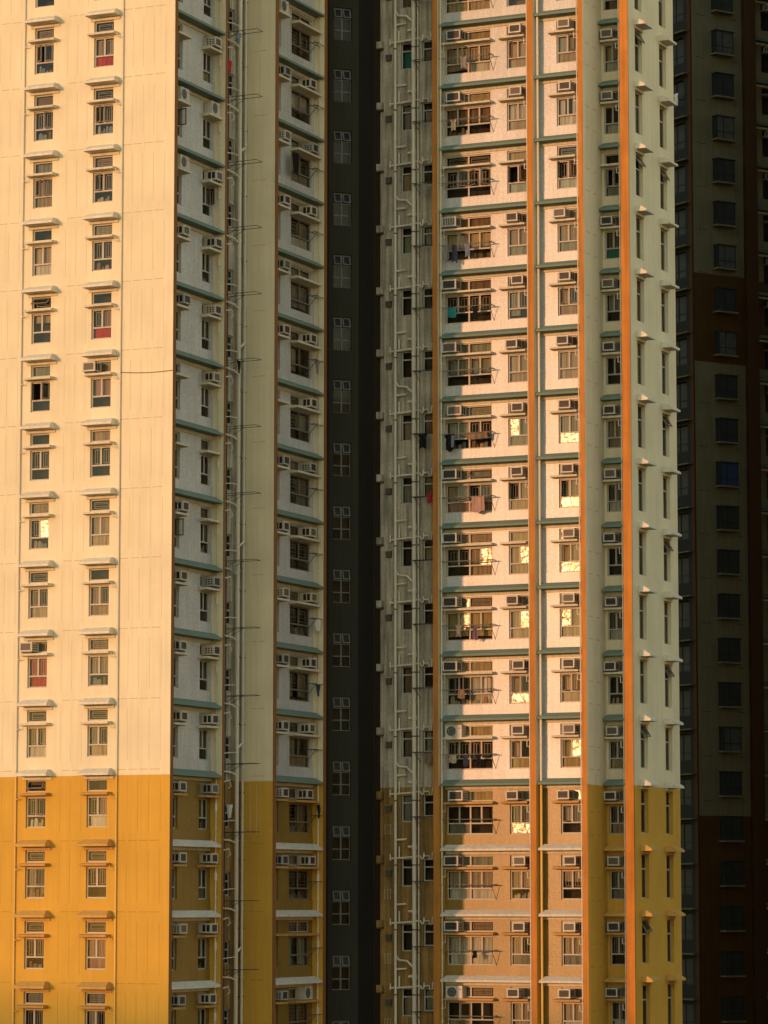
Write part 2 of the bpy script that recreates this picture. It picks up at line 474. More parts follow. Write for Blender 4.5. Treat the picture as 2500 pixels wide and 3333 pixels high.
def garment(wall, u, y, z, w, h, m, label, kind='shirt', seed=1):
    mb = MB(); rr = random.Random(seed); n = 10
    def edge(t):
        if kind == 'shirt': return .5 if t < .25 else .36 - .03*sin(t*9)
        if kind == 'trousers': return .34+.06*t
        return .5
    rows = 7; G = []
    for j in range(rows+1):
        t = j/rows; e = edge(t)*w; line = []
        for i in range(n+1):
            s = i/n; x = -e+2*e*s
            line.append((x, .03*sin(s*9+seed)+.02*sin(t*5+s*4), -h*t*(1-.06*sin(s*7+seed) if t > .6 else 1)))
        G.append(line)
    for j in range(rows):
        for i in range(n):
            if kind == 'trousers' and j > 1 and i in (n//2,): continue
            mb.face([G[j+1][i], G[j+1][i+1], G[j][i+1], G[j][i]], m)
    o = put('hanging_' + kind, mb.mesh('cloth'), None, wall.at(u, y, z), wall.rz)
    md = o.modifiers.new('thick', 'SOLIDIFY'); md.thickness = .012
    tag(o, label, 'laundry', 'washing hung out to dry')
    return o

# ------------------------------------------------------------------ sun geometry used for ajar panes
AZ, EL = radians(16.4), radians(5.1)
def glint(px, py, pz):
    """pan and tilt (about z, x) of a pane in a -Y facing wall that throws the low sun at the viewpoint"""
    s = Vector((-sin(AZ)*cos(EL), -cos(AZ)*cos(EL), sin(EL))); c = Vector((-px, -py, -pz)).normalized()
    n = (s+c).normalized()
    rz = atan2(n.x, -n.y); rx = -math.asin(max(-1, min(1, n.z)))
    return rz, rx

# ================================================================== setting
gm = MB(); gm.face([(-2500, -1500, 0), (2500, -1500, 0), (2500, 3500, 0), (-2500, 3500, 0)], 'asphalt')
gr = put('ground', gm.mesh('ground'), None, (0, 0, ZB)); gr['kind'] = 'structure'

HOODW = [(PAINT-.3, 'hood_ochre'), (99, 'hood_cream')]
WALL_S = [(PAINT, 'ochre'), (999, 'cream')]
WALL_T = [(PAINT, 'tile_ochre'), (999, 'tile_white')]
def paint(k, hi, lo): return hi if k >= 3 else lo        # window row k sits above / below the paint line
def hoodm(k, bay=True):
    if bay: return 'green' if k >= 2 else 'hood_white'
    return 'hood_cream' if k >= 2 else 'hood_ochre'
def zk(k): return Z0 + k*FH

# ================================================================== left block
LB = thing('apartment_block', 'cream and ochre apartment block with a wide sunlit blank flank at left', 'apartment block', (-66, 120, ZB))
LB_base = Vector((-66, 120, ZB))
class BWall(Wall):
    def at(s, u, d, z):
        p = Wall.at(s, u, d, z); return p
def rel(block, base):
    # parts are written in world coordinates: cancel the empty's own position
    for ch in block.children: ch.location = Vector(ch.location) - base

# --- sunlit flank (faces -Y)
XF0 = -100.0
F = Wall(LB, XF0, 118.0, 0)
fu = lambda X: X - XF0
cols1 = [(-68.74, -67.86), (-66.01, -65.11)]
holes = []
for a, b in cols1:
    for k in K_LEFT:
        z = zk(k); holes += [(fu(a), fu(b), z-.61, z-.13), (fu(a), fu(b), z-2.01, z-.80)]
F.sheet('flank_wall', fu(-62.35), holes, WALL_S)
mb = MB()
for k in range(-2, 16):
    zd = -.33+FH*k; m = 'joint_ochre' if zd < PAINT else 'joint'
    for xs in ([-70.8, -70.33, -69.85, -69.35], [-67.22, -66.75, -66.27], [-64.70, -64.23, -63.76, -63.28, -62.77]):
        for x in xs[1:] if len(xs) != 3 else xs:
            mb.box(x-.009, x+.009, 117.9955, 118.002, zd-2.40, zd-.38, m if zd-1 > PAINT or zd < PAINT else 'joint_ochre', skip='b')
        for a, b in zip(xs[:-1], xs[1:]):
            mb.box(a+.07, b-.03, 117.996, 118.002, zd-.012, zd+.012, m.replace('joint', 'dash'), skip='b')
put('panel_joints', mb.mesh('panel_joints'), LB)
for ci, (a, b) in enumerate(cols1):
    ho = (-68.92, 1.38) if ci == 0 else (-66.03-.13, 1.38)
    for k in K_LEFT:
        z = zk(k); sd = 1000+ci*100+k
        spT, spW = {}, {}; ac = None
        if (ci, k) in ((1, 8), (0, 4)):
            ac = True
            air_con(F, fu(a)-.12 if ci == 1 else fu(a)-.1, z-.60, 'between hood and ledge of sunlit flank', k, 'air conditioners on the left block', w=.56, body='ac_beige', front='ac_mesh')
        spW = {(0, 13): dict(open={0: 30, 1: 20}, curtain=0, lower='goods'), (1, 13): dict(open={}, curtain='cloth_sand', lower='cloth_red', czl=.5),
               (0, 12): dict(open={1: 35}, curtain=0), (1, 12): dict(open={0: 30, 1: 22}, curtain=0, lower='goods'),
               (0, 11): dict(open={0: 25, 1: 30}, curtain='cloth_sand'), (1, 11): dict(open={0: 25}, curtain=0, lower='goods'),
               (0, 10): dict(open={}, curtain='cloth_beige', lower='cloth_white', czl=.5), (1, 10): dict(open={}, curtain=0, grille=True, lower='goods'),
               (0, 9): dict(open={}, curtain='cloth_yellow', czl=.85, full=True, lower=0, grille=False), (1, 9): dict(open={}, curtain='cloth_rose', grille=True, lower='cloth_red'),
               (0, 8): dict(open={0: 75, 1: 55}, curtain=0, lower=0), (1, 8): dict(open={}, curtain='cloth_rose', full=True, czl=.5, grille=False),
               (0, 7): dict(open={}, curtain=0, grille=True, lower=0), (1, 7): dict(open={}, curtain=0, grille=True, lower=0),
               (0, 6): dict(open={}, curtain=0, grille=True, lower='goods', tilt=(1,)+glint(b, 118, z-1)), (1, 6): dict(open={}, curtain='cloth_beige', full=True, lower='cloth_beige'),
               (0, 5): dict(open={}, curtain='cloth_brown', grille=True, lower='cloth_beige', czl=.5), (1, 5): dict(open={}, curtain='cloth_rose', lower='cloth_sand'),
               (0, 4): dict(open={}, curtain='cloth_red', full=True, grille=True, czl=.06), (1, 4): dict(open={}, curtain='cloth_beige', grille=True, lower='goods'),
               (0, 3): dict(open={}, curtain='cloth_sand', grille=True, lower='cloth_white'), (1, 3): dict(open={}, curtain='cloth_grey', grille=True, lower='cloth_beige'),
               (0, 2): dict(open={1: 30}, curtain=0, lower='goods'), (1, 2): dict(open={}, curtain='cloth_rose', grille=True, lower='cloth_white', czl=.5),
               (0, 1): dict(open={1: 25}, curtain='cloth_grey', lower='goods'), (1, 1): dict(open={}, curtain=0, grille=True, lower=0),
               (0, 0): dict(open={}, curtain=0, grille=True, lower='goods'), (1, 0): dict(open={}, curtain='cloth_rose', grille=True, lower='cloth_rose', czl=.5)}.get((ci, k))
        if (ci, k) in ((0, 9), (0, 2)): spT = dict(open=True)
        else: spT = dict(open=False)
        transom(F, fu(a), z-.61, round(b-a, 3), .48, sd, ac=ac, spec=spT)
        double_window(F, 'casement_window', fu(a), z-2.01, round(b-a, 3), 1.21, 1, 'left', sd, spW)
        F.add('window_hood', hood_mesh(ho[1], .55, hoodm(k, False)), fu(ho[0]), 0, z)
        F.add('ledge', ledge_mesh(1.22, .36, paint(k, 'ledge_cream', 'ledge_ochre')), fu(a)-.13, 0, z-.77)
# drainpipes of the flank, with an elbow from every ledge
for X, sgn, ex in ((-69.17, 1, -68.98), (-64.66, -1, -64.86)):
    mb = MB(); y = 117.94
    mb.tube([(X, y, ZB), (X, y, PAINT)], .035, 'pipe_ochre'); mb.tube([(X, y, PAINT), (X, y, ZT)], .035, 'pipe')
    for k in range(-2, 16):
        z = zk(k); m = 'pipe' if k >= 3 else 'pipe_ochre'
        mb.tube([(ex, 117.8, z-.74), (ex, 117.8, z-.88), (X, y, z-.90)], .022, m, 6)
        for q in (.2, -1.1): mb.tube([(X, y, z+q), (X, y, z+q+.05)], .046, m)
    put('drainpipe', mb.mesh('drainpipe'), LB)
mb = MB(); pts = [(-64.66+(2.3*i/8), 117.975, zk(8)-.66-.05*sin(pi*i/8)-.06*i/8) for i in range(9)]
mb.tube(pts, .012, 'metal_dark', 5); put('cable', mb.mesh('cable'), LB)

# --- slab ends and fins of the left block
mb = MB()
mb.box(-63.4, -62.35, 118.006, 118.27, ZB, ZT, 'cream', right='orange_shaded', skip='f')
mb.box(-63.6, -62.40, 122.50, 122.70, ZB, PAINT, 'ochre', right='orange_shaded'); mb.box(-63.6, -62.40, 122.50, 122.70, PAINT, ZT, 'cream', right='orange_shaded')
mb.box(-62.7, -61.94, 126.176, 126.50, ZB, ZT, 'cream', right='orange_shaded', skip='f')
mb.box(-63.0, -61.96, 131.0, 131.30, ZB, PAINT, 'ochre', right='orange_shaded'); mb.box(-63.0, -61.96, 131.0, 131.30, PAINT, ZT, 'cream', right='orange_shaded')
put('corner_fin', mb.mesh('corner_fin'), LB)

def bay_extras(L, spand=True):
    def ex(mb):
        for k in range(-2, 17):
            z = zk(k); m = 'tile_ochre' if k < 3 else 'tile_white'
            mb.box(0, L, -.02, 0, zk(k-1)+.20, z-2.06, 'tile_ochre' if k <= 2 else 'tile_white', skip='blr')
    return ex
def hl(L, holes_cols, ks):
    hs = []
    for a, b in holes_cols:
        for k in ks:
            z = zk(k); hs += [(a, b, z-.65, z-.18), (a, b, z-2.05, z-.82)]
    return hs

# --- shaded bay 1 (faces +X)
B1 = Wall(LB, -62.9, 118.27, pi/2)
L1 = 122.50-118.27
c1 = [(.55, 1.42), (3.24, 4.10)]
B1.sheet('bay_wall', L1, hl(L1, c1, K_LEFT), WALL_T, extra=bay_extras(L1))
ac1L = {12: 'c', 11: 'c', 10: 0, 9: 0, 6: 0, 5: 0, 4: 0, 3: 0, 2: 0, 1: 0, 0: 0, -1: 0}
ac1R = {13: 0, 12: 'c', 11: 0, 10: 0, 9: 0, 8: 0, 5: 0, 4: 0, 3: 0, 2: 0, 1: 0, 0: 0, -1: 0}
for ci, (a, b) in enumerate(c1):
    for k in K_LEFT:
        z = zk(k); sd = 2000+100*ci+k; acs = (ac1L, ac1R)[ci]
        if k in acs:
            pl = ('near window of first shaded bay', 'pier-side window of first shaded bay')[ci]
            if acs[k] == 'c': air_con(B1, a+.12, z-.66, pl, k, 'air conditioners on the left block', w=.72, h=.52, d=.34, cond=True)
            else: air_con(B1, a+.12+.18*R.random(), z-.62, pl, k, 'air conditioners on the left block')
        transom(B1, a, z-.65, round(b-a, 3), .47, sd, ac=k in acs, fm='frame_grey', spec=dict(open=False))
        double_window(B1, 'casement_window', a, z-2.05, round(b-a, 3), 1.23, 1, 'bay', sd, fm='frame_grey',
                      spec=dict(open={1: 70}) if (ci, k) == (1, 11) else (None if R.random() < .2 else dict(open={})))
        B1.add('ledge', ledge_mesh(round(b-a+.22, 3), .40, paint(k, 'ledge_cream', 'ledge_ochre')), a-.14, 0, z-.80)
for k in K_LEFT:
    B1.add('window_hood', hood_mesh(round(L1-.02, 3), .5, hoodm(k)), 0.01, 0, zk(k))
# --- recess with the drains
RW = Wall(LB, -63.4, 122.70, pi/2)
hs = []
for k in K_LEFT: hs.append((1.0, 1.7, zk(k)-2.0, zk(k)-.9)); hs.append((2.05, 2.6, zk(k)-1.9, zk(k)-.95))
RW.sheet('recess_wall', 3.5, hs, [(PAINT, 'weathered_ochre'), (999, 'weathered_white')], depth=.1)
for k in K_LEFT:
    for a, w, h, zz in ((1.0, .7, 1.1, 2.0), (2.05, .55, .95, 1.9)):
        wn = RW.add('kitchen_window', frame_mesh(w, h, [], [round(h*.62, 3)], 'frame_grey', 'room', .3), a, 0, zk(k)-zz)
        put('pane', pane_mesh([(.055, round(w-.055, 3), .055, round(h-.055, 3))]), wn, (0, FY+.02, 0))
for (Y, X, r, nm) in ((125.45, -63.22, .085, 'soil_pipe'), (126.02, -63.24, .055, 'waste_pipe'), (124.6, -63.32, .03, 'gas_pipe')):
    mb = MB(); mb.tube([(X, Y, ZB), (X, Y, ZT)], r, 'pipe' if nm != 'gas_pipe' else 'metal_dark', 10)
    for k in range(-2, 16):
        z = zk(k)
        if nm != 'gas_pipe': mb.tube([(X, Y, z+.3), (X, Y, z+.36)], r+.02, 'pipe', 10); mb.tube([(X-.12, Y, z-.45), (X+.1, Y, z-.45)], .022, 'metal_dark', 5)
        if nm == 'soil_pipe':
            mb.tube([(-63.38, Y-1.55, z+.35), (-63.25, Y-1.2, z+.36), (-63.2, Y-.5, z+.32), (X, Y, z+.2)], .04, 'pipe')
            mb.tube([(-63.36, Y-1.75, z-.18), (-63.1, Y-1.5, z-.1), (-63.0, Y-1.1, z-.02), (-63.0, Y-.95, z-.25), (-63.1, Y-1.0, z-.34)], .028, 'pipe', 6)
            mb.tube([(-63.36, Y-1.3, z+1.05), (-63.2, Y-.7, z+1.12), (X, Y, z+1.14)], .022, 'pipe', 6)
            if k % 3 == 0: mb.tube([(X, Y, z-1.45), (-63.1, Y+.3, z-1.2), (-63.24, 126.0, z-1.0)], .05, 'pipe')
    put(nm, mb.mesh(nm), LB)
for k in K_LEFT:
    t = thing('drying_rack', 'dark wire rack jutting from the drain recess, %s' % row(k), 'drying rack', (-63.4, 124.35, zk(k)+.66), pi/2, 'racks on the left block')
    def fm_():
        mb = MB()
        mb.tube([(0, 0, -.02), (0, -1.5, .0), (.55, -1.5, .0), (.55, 0, -.02)], .014, 'metal_dark', 6); return mb.mesh('loop')
    def fa_():
        mb = MB(); mb.tube([(0, 0, -.4), (0, -.7, -.01)], .012, 'metal_dark', 5); mb.tube([(.55, 0, -.4), (.55, -.7, -.01)], .012, 'metal_dark', 5)
        mb.tube([(0, -.75, 0), (.55, -.75, 0)], .012, 'metal_dark', 5); return mb.mesh('brace')
    put('loop', cached('loop', fm_), t); put('brace', cached('loopb', fa_), t)
# --- set-back cream strip (faces -Y)
CW = Wall(LB, -63.4, 126.17, 0)
CW.sheet('set_back_wall', 1.46, [], WALL_S)
mb = MB()
for k in range(-2, 16):
    zd = -.34+FH*k; m = 'joint_ochre' if zd < PAINT else 'joint'
    for a, b in ((-62.93, -62.70), (-62.64, -62.34)): mb.box(a, b, 126.164, 126.172, zd-.013, zd+.013, m.replace('joint', 'dash'), skip='b')
    for x in (-62.95, -62.67): mb.box(x-.008, x+.008, 126.166, 126.172, zd-2.4, zd-.35, m, skip='b')
put('panel_joints', mb.mesh('panel_joints'), LB)
# --- shaded bay 2 (faces +X)
B2 = Wall(LB, -62.45, 126.50, pi/2)
L2 = 4.5
c2 = [(.35, 1.25), (2.27, 4.28)]
B2.sheet('bay_wall', L2, hl(L2, c2, K_LEFT), WALL_T, extra=bay_extras(L2))
ac2L = {14: 'c', 13: 0, 12: 0, 11: 0, 10: 0, 9: 0, 7: 0, 6: 0, 5: 0, 4: 0, 3: 0, 2: 0, 1: 0, -1: 0}
ac2R = {13: .9, 12: 1.15, 11: 1.0, 9: 1.0, 8: 1.05, 7: 1.0, 6: 1.0, 5: 1.1, 4: 1.05, 3: .95, 2: .75, 1: 1.0, -1: 'c'}
for ci, (a, b) in enumerate(c2):
    for k in K_LEFT:
        z = zk(k); sd = 3000+100*ci+k; acs = (ac2L, ac2R)[ci]
        if k in acs:
            pl = ('near window of second shaded bay', 'wide window of second shaded bay')[ci]
            if acs[k] == 'c': air_con(B2, a+(.2 if ci == 0 else .85), z-.66, pl, k, 'air conditioners on the left block', w=.74, h=.54, d=.34, cond=True)
            else: air_con(B2, a+(.34 if ci == 0 else acs[k]), z-.62, pl, k, 'air conditioners on the left block')
        transom(B2, a, z-.65, round(b-a, 3), .47, sd, cols=1 if ci == 0 else 2, ac=k in acs, fm='frame_grey', spec=dict(open=False))
        double_window(B2, 'casement_window', a, z-2.05, round(b-a, 3), 1.23, 1 if ci == 0 else 1, 'bay', sd, fm='leaf_dark' if ci else 'frame_grey',
                      spec=dict(open={}, room='room'))
        B2.add('ledge', ledge_mesh(round(b-a+.25, 3), .42, paint(k, 'ledge_cream', 'ledge_ochre')), a-.12, 0, z-.80)
        if ci == 1: rack(B2, 3.72, z-1.30, .78, 'pier side of second shaded bay', k, 'racks on the left block', out=.46, drop=.6, m='metal_dark', desc='black drying rack', both='left')
for k in K_LEFT:
    B2.add('window_hood', hood_mesh(round(L2-.02, 3), .5, hoodm(k)), 0.01, 0, zk(k))
for X, Y, r in ((-62.62, 122.44, .03), (-62.16, 130.94, .03)):
    mb = MB(); mb.tube([(X, Y, ZB), (X, Y, PAINT)], r, 'pipe'); mb.tube([(X, Y, PAINT), (X, Y, ZT)], r*.8, 'ledge_cream')
    for k in range(-2, 16):
        z = zk(k); mb.tube([(X, Y, z-1.0), (X, Y, z-1.3)], r+.03, 'pipe' if k < 3 else 'ledge_cream')
        mb.tube([(X, Y, z-2.0), (X, Y, z-1.95)], r+.02, 'pipe')
    put('drainpipe', mb.mesh('drainpipe'), LB)
mb = MB()
mb.box(XF0, -63.9, 118.9, 126.9, ZB, ZT, 'core'); mb.box(XF0, -63.25, 126.95, 132.5, ZB, ZT, 'core')
mb.box(XF0-.02, XF0, 118.0, 132.5, ZB, ZT, 'cream'); mb.box(XF0, -62.4, 118.02, 131.3, ZT, ZT+.3, 'concrete')
put('inner_wall', mb.mesh('inner_wall'), LB)
rel(LB, LB_base)

# ================================================================== dark stair block
SB_base = Vector((-62.2, 134, ZB))
SB = thing('stair_block', 'dark olive stair block with painted-in shade, in the gap between the two cream blocks', 'stair block', SB_base)
A0 = Vector((-62.80, 133.30)); ang = radians(45)
SW = Wall(SB, A0.x, A0.y, ang)
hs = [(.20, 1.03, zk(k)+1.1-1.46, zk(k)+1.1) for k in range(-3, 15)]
SW.sheet('stair_wall', 1.36, hs, [(999, 'shaded_olive')], depth=.22)
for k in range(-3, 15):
    z = zk(k)-.36
    def fw():
        w, h = .83, 1.46; mb = MB(); a, b = .12, .16; fm = 'stair_frame'; t = .035
        mb.box(0, t, a, b, 0, h, fm); mb.box(w-t, w, a, b, 0, h, fm); mb.box(t, w-t, a, b, 0, t, fm); mb.box(t, w-t, a, b, h-t, h, fm)
        mb.box(w/2-.03, w/2+.03, a-.003, b, 0, h, fm)
        for zz in (.46, .98): mb.box(t, w-t, a-.002, b, zz-.022, zz+.022, fm)
        room_box(mb, w, h, .221, .3, 'room'); return mb.mesh('stair_window_frame')
    wn = SW.add('stair_window', cached('stw', fw), .20, 0, z)
    put('pane', pane_mesh([(.04, .38, .04, .44), (.45, .79, .04, .44), (.04, .38, .48, .96), (.45, .79, .48, .96)]), wn, (0, .14, 0))
    for x in (.04, .45):
        put('vent_sash', leaf_mesh(.345, .42, 0, 'stair_frame'), wn, (x, .115, 1.42), 0, -radians(16))
c0 = A0 + Vector((cos(ang), sin(ang)))*1.36
P2 = Vector((-61.50, 135.12)); P3 = Vector((-61.35, 135.5))
mb = MB()
def vstrip(a, b, m): mb.face([(a.x, a.y, ZB), (b.x, b.y, ZB), (b.x, b.y, ZT), (a.x, a.y, ZT)], m)
vstrip(Vector((-62.80, 131.30)), A0, 'shaded_brown'); vstrip(c0, P2, 'dark_black'); vstrip(P2, P3, 'shaded_brown')  # first strip paints the shadowed gap beside the fin
mb.box(-66, -63.4, 133.2, 137.2, ZB, ZT, 'core')
mb.tube([(P2.x+.02, P2.y-.03, ZB), (P2.x+.02, P2.y-.03, ZT)], .018, 'shaded_olive', 6)
mb.box(-66, -61.6, 131.4, 137.2, ZT, ZT+.3, 'concrete')
put('side_wall', mb.mesh('side_wall'), SB)
rel(SB, SB_base)

# ================================================================== right block
RB_base = Vector((-55, 137, ZB))
RB = thing('apartment_block', 'stepped cream and ochre block with orange fins and sun across its front', 'apartment block', RB_base)
# --- drain wall (faces -Y, set back)
DW = Wall(RB, -61.35, 135.5, 0)
du = lambda X: X + 61.35
hs = []
for k in K_RIGHT:
    z = zk(k)
    hs += [(du(-60.36), du(-59.80), z-1.49, z-.30), (du(-59.34), du(-58.74), z-1.26, z-.30)]
DW.sheet('drain_wall', 2.9, hs, [(PAINT, 'weathered_ochre'), (999, 'weathered_white')], depth=.1)
for k in K_RIGHT:
    z = zk(k); rr = random.Random(500+k)
    for a, w, h, zl, hb in ((du(-60.36), .56, 1.19, 1.49, .82), (du(-59.34), .60, .96, 1.26, .60)):
        wn = DW.add('bathroom_window', frame_mesh(w, h, [], [hb], 'frame_grey', 'room', .3), a, 0, z-zl)
        put('pane', pane_mesh([(.055, round(w-.055, 3), .055, round(hb-.03, 3)), (.055, round(w-.055, 3), round(hb+.03, 3), round(h-.055, 3))]), wn, (0, FY+.02, 0))
        if rr.random() < .55:
            c = rr.choice(['cloth_sage', 'cloth_grey', 'cloth_brown', 'cloth_sand'])
            if (k, w) == (9, .56): c = 'cloth_lime'
            if (k, w) == (14, .56): c = 'cloth_teal'
            put('curtain', curtain_mesh(.08, round(w-.08, 3), .06, round(hb-.04 if rr.random() < .6 else h-.1, 3), c, k % 5), wn, (0, .2, 0))
    # exhaust openings and the corner vent boxes
    vb = MB(); vb.box(-.12, .12, -.13, .05, -.12, .14, 'metal_dark'); vb.box(-.15, .15, -.16, .0, .141, .17, 'weathered_white' if k > 2 else 'weathered_ochre')
    DW.add('vent_box', cached(('vb', k > 2), lambda: vb.mesh('vent_box')), du(-60.92), 0, z-.93)
    vc = MB(); vc.box(-.17, .13, -.24, .0, -.10, .20, 'weathered_white' if k > 2 else 'weathered_ochre'); vc.box(-.15, .11, -.22, .0, -.16, -.102, 'metal_dark')
    DW.add('vent_box', cached(('vc', k > 2), lambda: vc.mesh('vent_box')), .06, 0, z-.37)
for X, r, nm in ((-60.56, .062, 'waste_pipe'), (-59.68, .095, 'soil_pipe'), (-59.47, .03, 'water_pipe')):
    mb = MB(); y = 135.32
    mb.tube([(X, y, ZB), (X, y, ZT)], r, 'pipe', 10)
    for k in range(-2, 16):
        z = zk(k)
        mb.tube([(X, y, z-.60), (X, y, z-.55)], r+.015, 'metal_dark', 8); mb.tube([(X, y, z+.9), (X, y, z+.95)], r+.015, 'pipe', 8)
        if nm == 'waste_pipe':
            mb.tube([(-60.80, y, z-.10), (-60.80, y, z-.40)], 0.032, 'pipe', 6); mb.tube([(-60.84, y, z-.35), (-59.75, y, z-.10)] if False else [(-60.84, y, z-.30), (-59.75, y, z-.24)], 0.046, 'pipe', 6)
            mb.tube([(-60.38, y, z+.22), (-60.38, y, z-.28)], 0.035, 'pipe', 6)
            mb.tube([(X, y, z+.50), (-60.04, y, z+.52)], 0.046, 'pipe', 6)
            if k % 3 == 0: mb.tube([(X, y, z-1.65), (-60.38, y-.05, z-1.86), (-60.0, y-.05, z-1.90), (-59.85, y, z-2.06), (-59.7, y, z-2.2)], 0.049, 'pipe', 7)
        if nm == 'soil_pipe':
            mb.tube([(-59.95, y-.02, z+.20), (-59.68, y, z+.22)], .05, 'pipe'); mb.tube([(X, y, z+.30), (X, y, z+.10)], r+.025, 'pipe', 10)
            mb.tube([(-59.66, y, z-.20), (-59.4, y, z-.20), (-59.32, y, z-.32), (-59.25, y, z-.32), (-59.22, y, z-.05)], 0.035, 'pipe', 6)
            mb.tube([(-59.22, y, z-.20), (-59.0, y, z-.18), (-58.95, y, z-.34), (-58.85, y, z-.34), (-58.82, y, z-.02)], 0.035, 'pipe', 6)
    put(nm, mb.mesh(nm), RB)
mb = MB()
for k in range(-2, 3):
    z = zk(k)
    for dx in (-.14, 0, .12): mb.tube([(-60.92+dx, 135.45, z+.75), (-60.98+dx, 135.45, z+.75), (-60.98+dx, 135.45, z+1.15), (-60.92+dx, 135.45, z+1.15)], .012, 'pipe', 5)
put('conduit', mb.mesh('conduit'), RB)
for k in K_RIGHT:
    rack(DW, du(-59.5), zk(k)-1.28, .95, 'behind pipes left of first orange fin', k, 'racks on the right block', out=.62, drop=.4, m='metal_dark', desc='dark wire rack')

# --- orange fins
mb = MB()
def fin(x0, x1, y0, y1, side='cream', so='ochre'):
    mb.box(x0, x1, y0, y1, ZB, PAINT, so, front='orange', left='orange', skip='td'); mb.box(x0, x1, y0, y1, PAINT, ZT, side, front='orange', left='orange', skip='d')
fin(-58.43, -58.19, 134.5, 135.49); fin(-53.97, -53.73, 134.5, 135.14); fin(-51.66, -51.43, 134.5, 134.76)
fin(-50.68, -50.30, 137.0, 137.49)
put('orange_fin', mb.mesh('orange_fin'), RB)
# --- sunlit front bays (face -Y)
FW = Wall(RB, -58.19, 135.15, 0)
wu = lambda X: X + 58.19
LF = -51.66+58.19
colsR = [('wide', -58.10, -55.95, 2), ('narrow', -55.19, -54.22, 1), ('small', -52.88, -51.92, 1)]
FW.sheet('front_wall', LF, hl(LF, [(wu(a), wu(b)) for _, a, b, _ in colsR], K_RIGHT), WALL_T, extra=bay_extras(LF))
acW = {14: .28, 13: .25, 11: .05, 10: .05, 9: .05, 8: .28, 7: .05, 6: .05, 5: .05, 4: .05, 3: 'c', 2: .30, 1: .08, 0: .08, -1: 'c'}
acN = {14: .30, 13: .32, 11: .12, 10: .36, 9: .08, 8: .34, 7: .30, 5: .06, 4: .34, 3: .30, 2: .02, 1: .34, 0: .30, -1: .03}
acS = {14: .24, 13: .28, 11: .0, 10: .22, 9: .10, 8: .18, 7: .30, 6: .34, 5: .32, 4: .30, 3: .30, 2: .02, 1: .30, 0: .26, -1: .02}
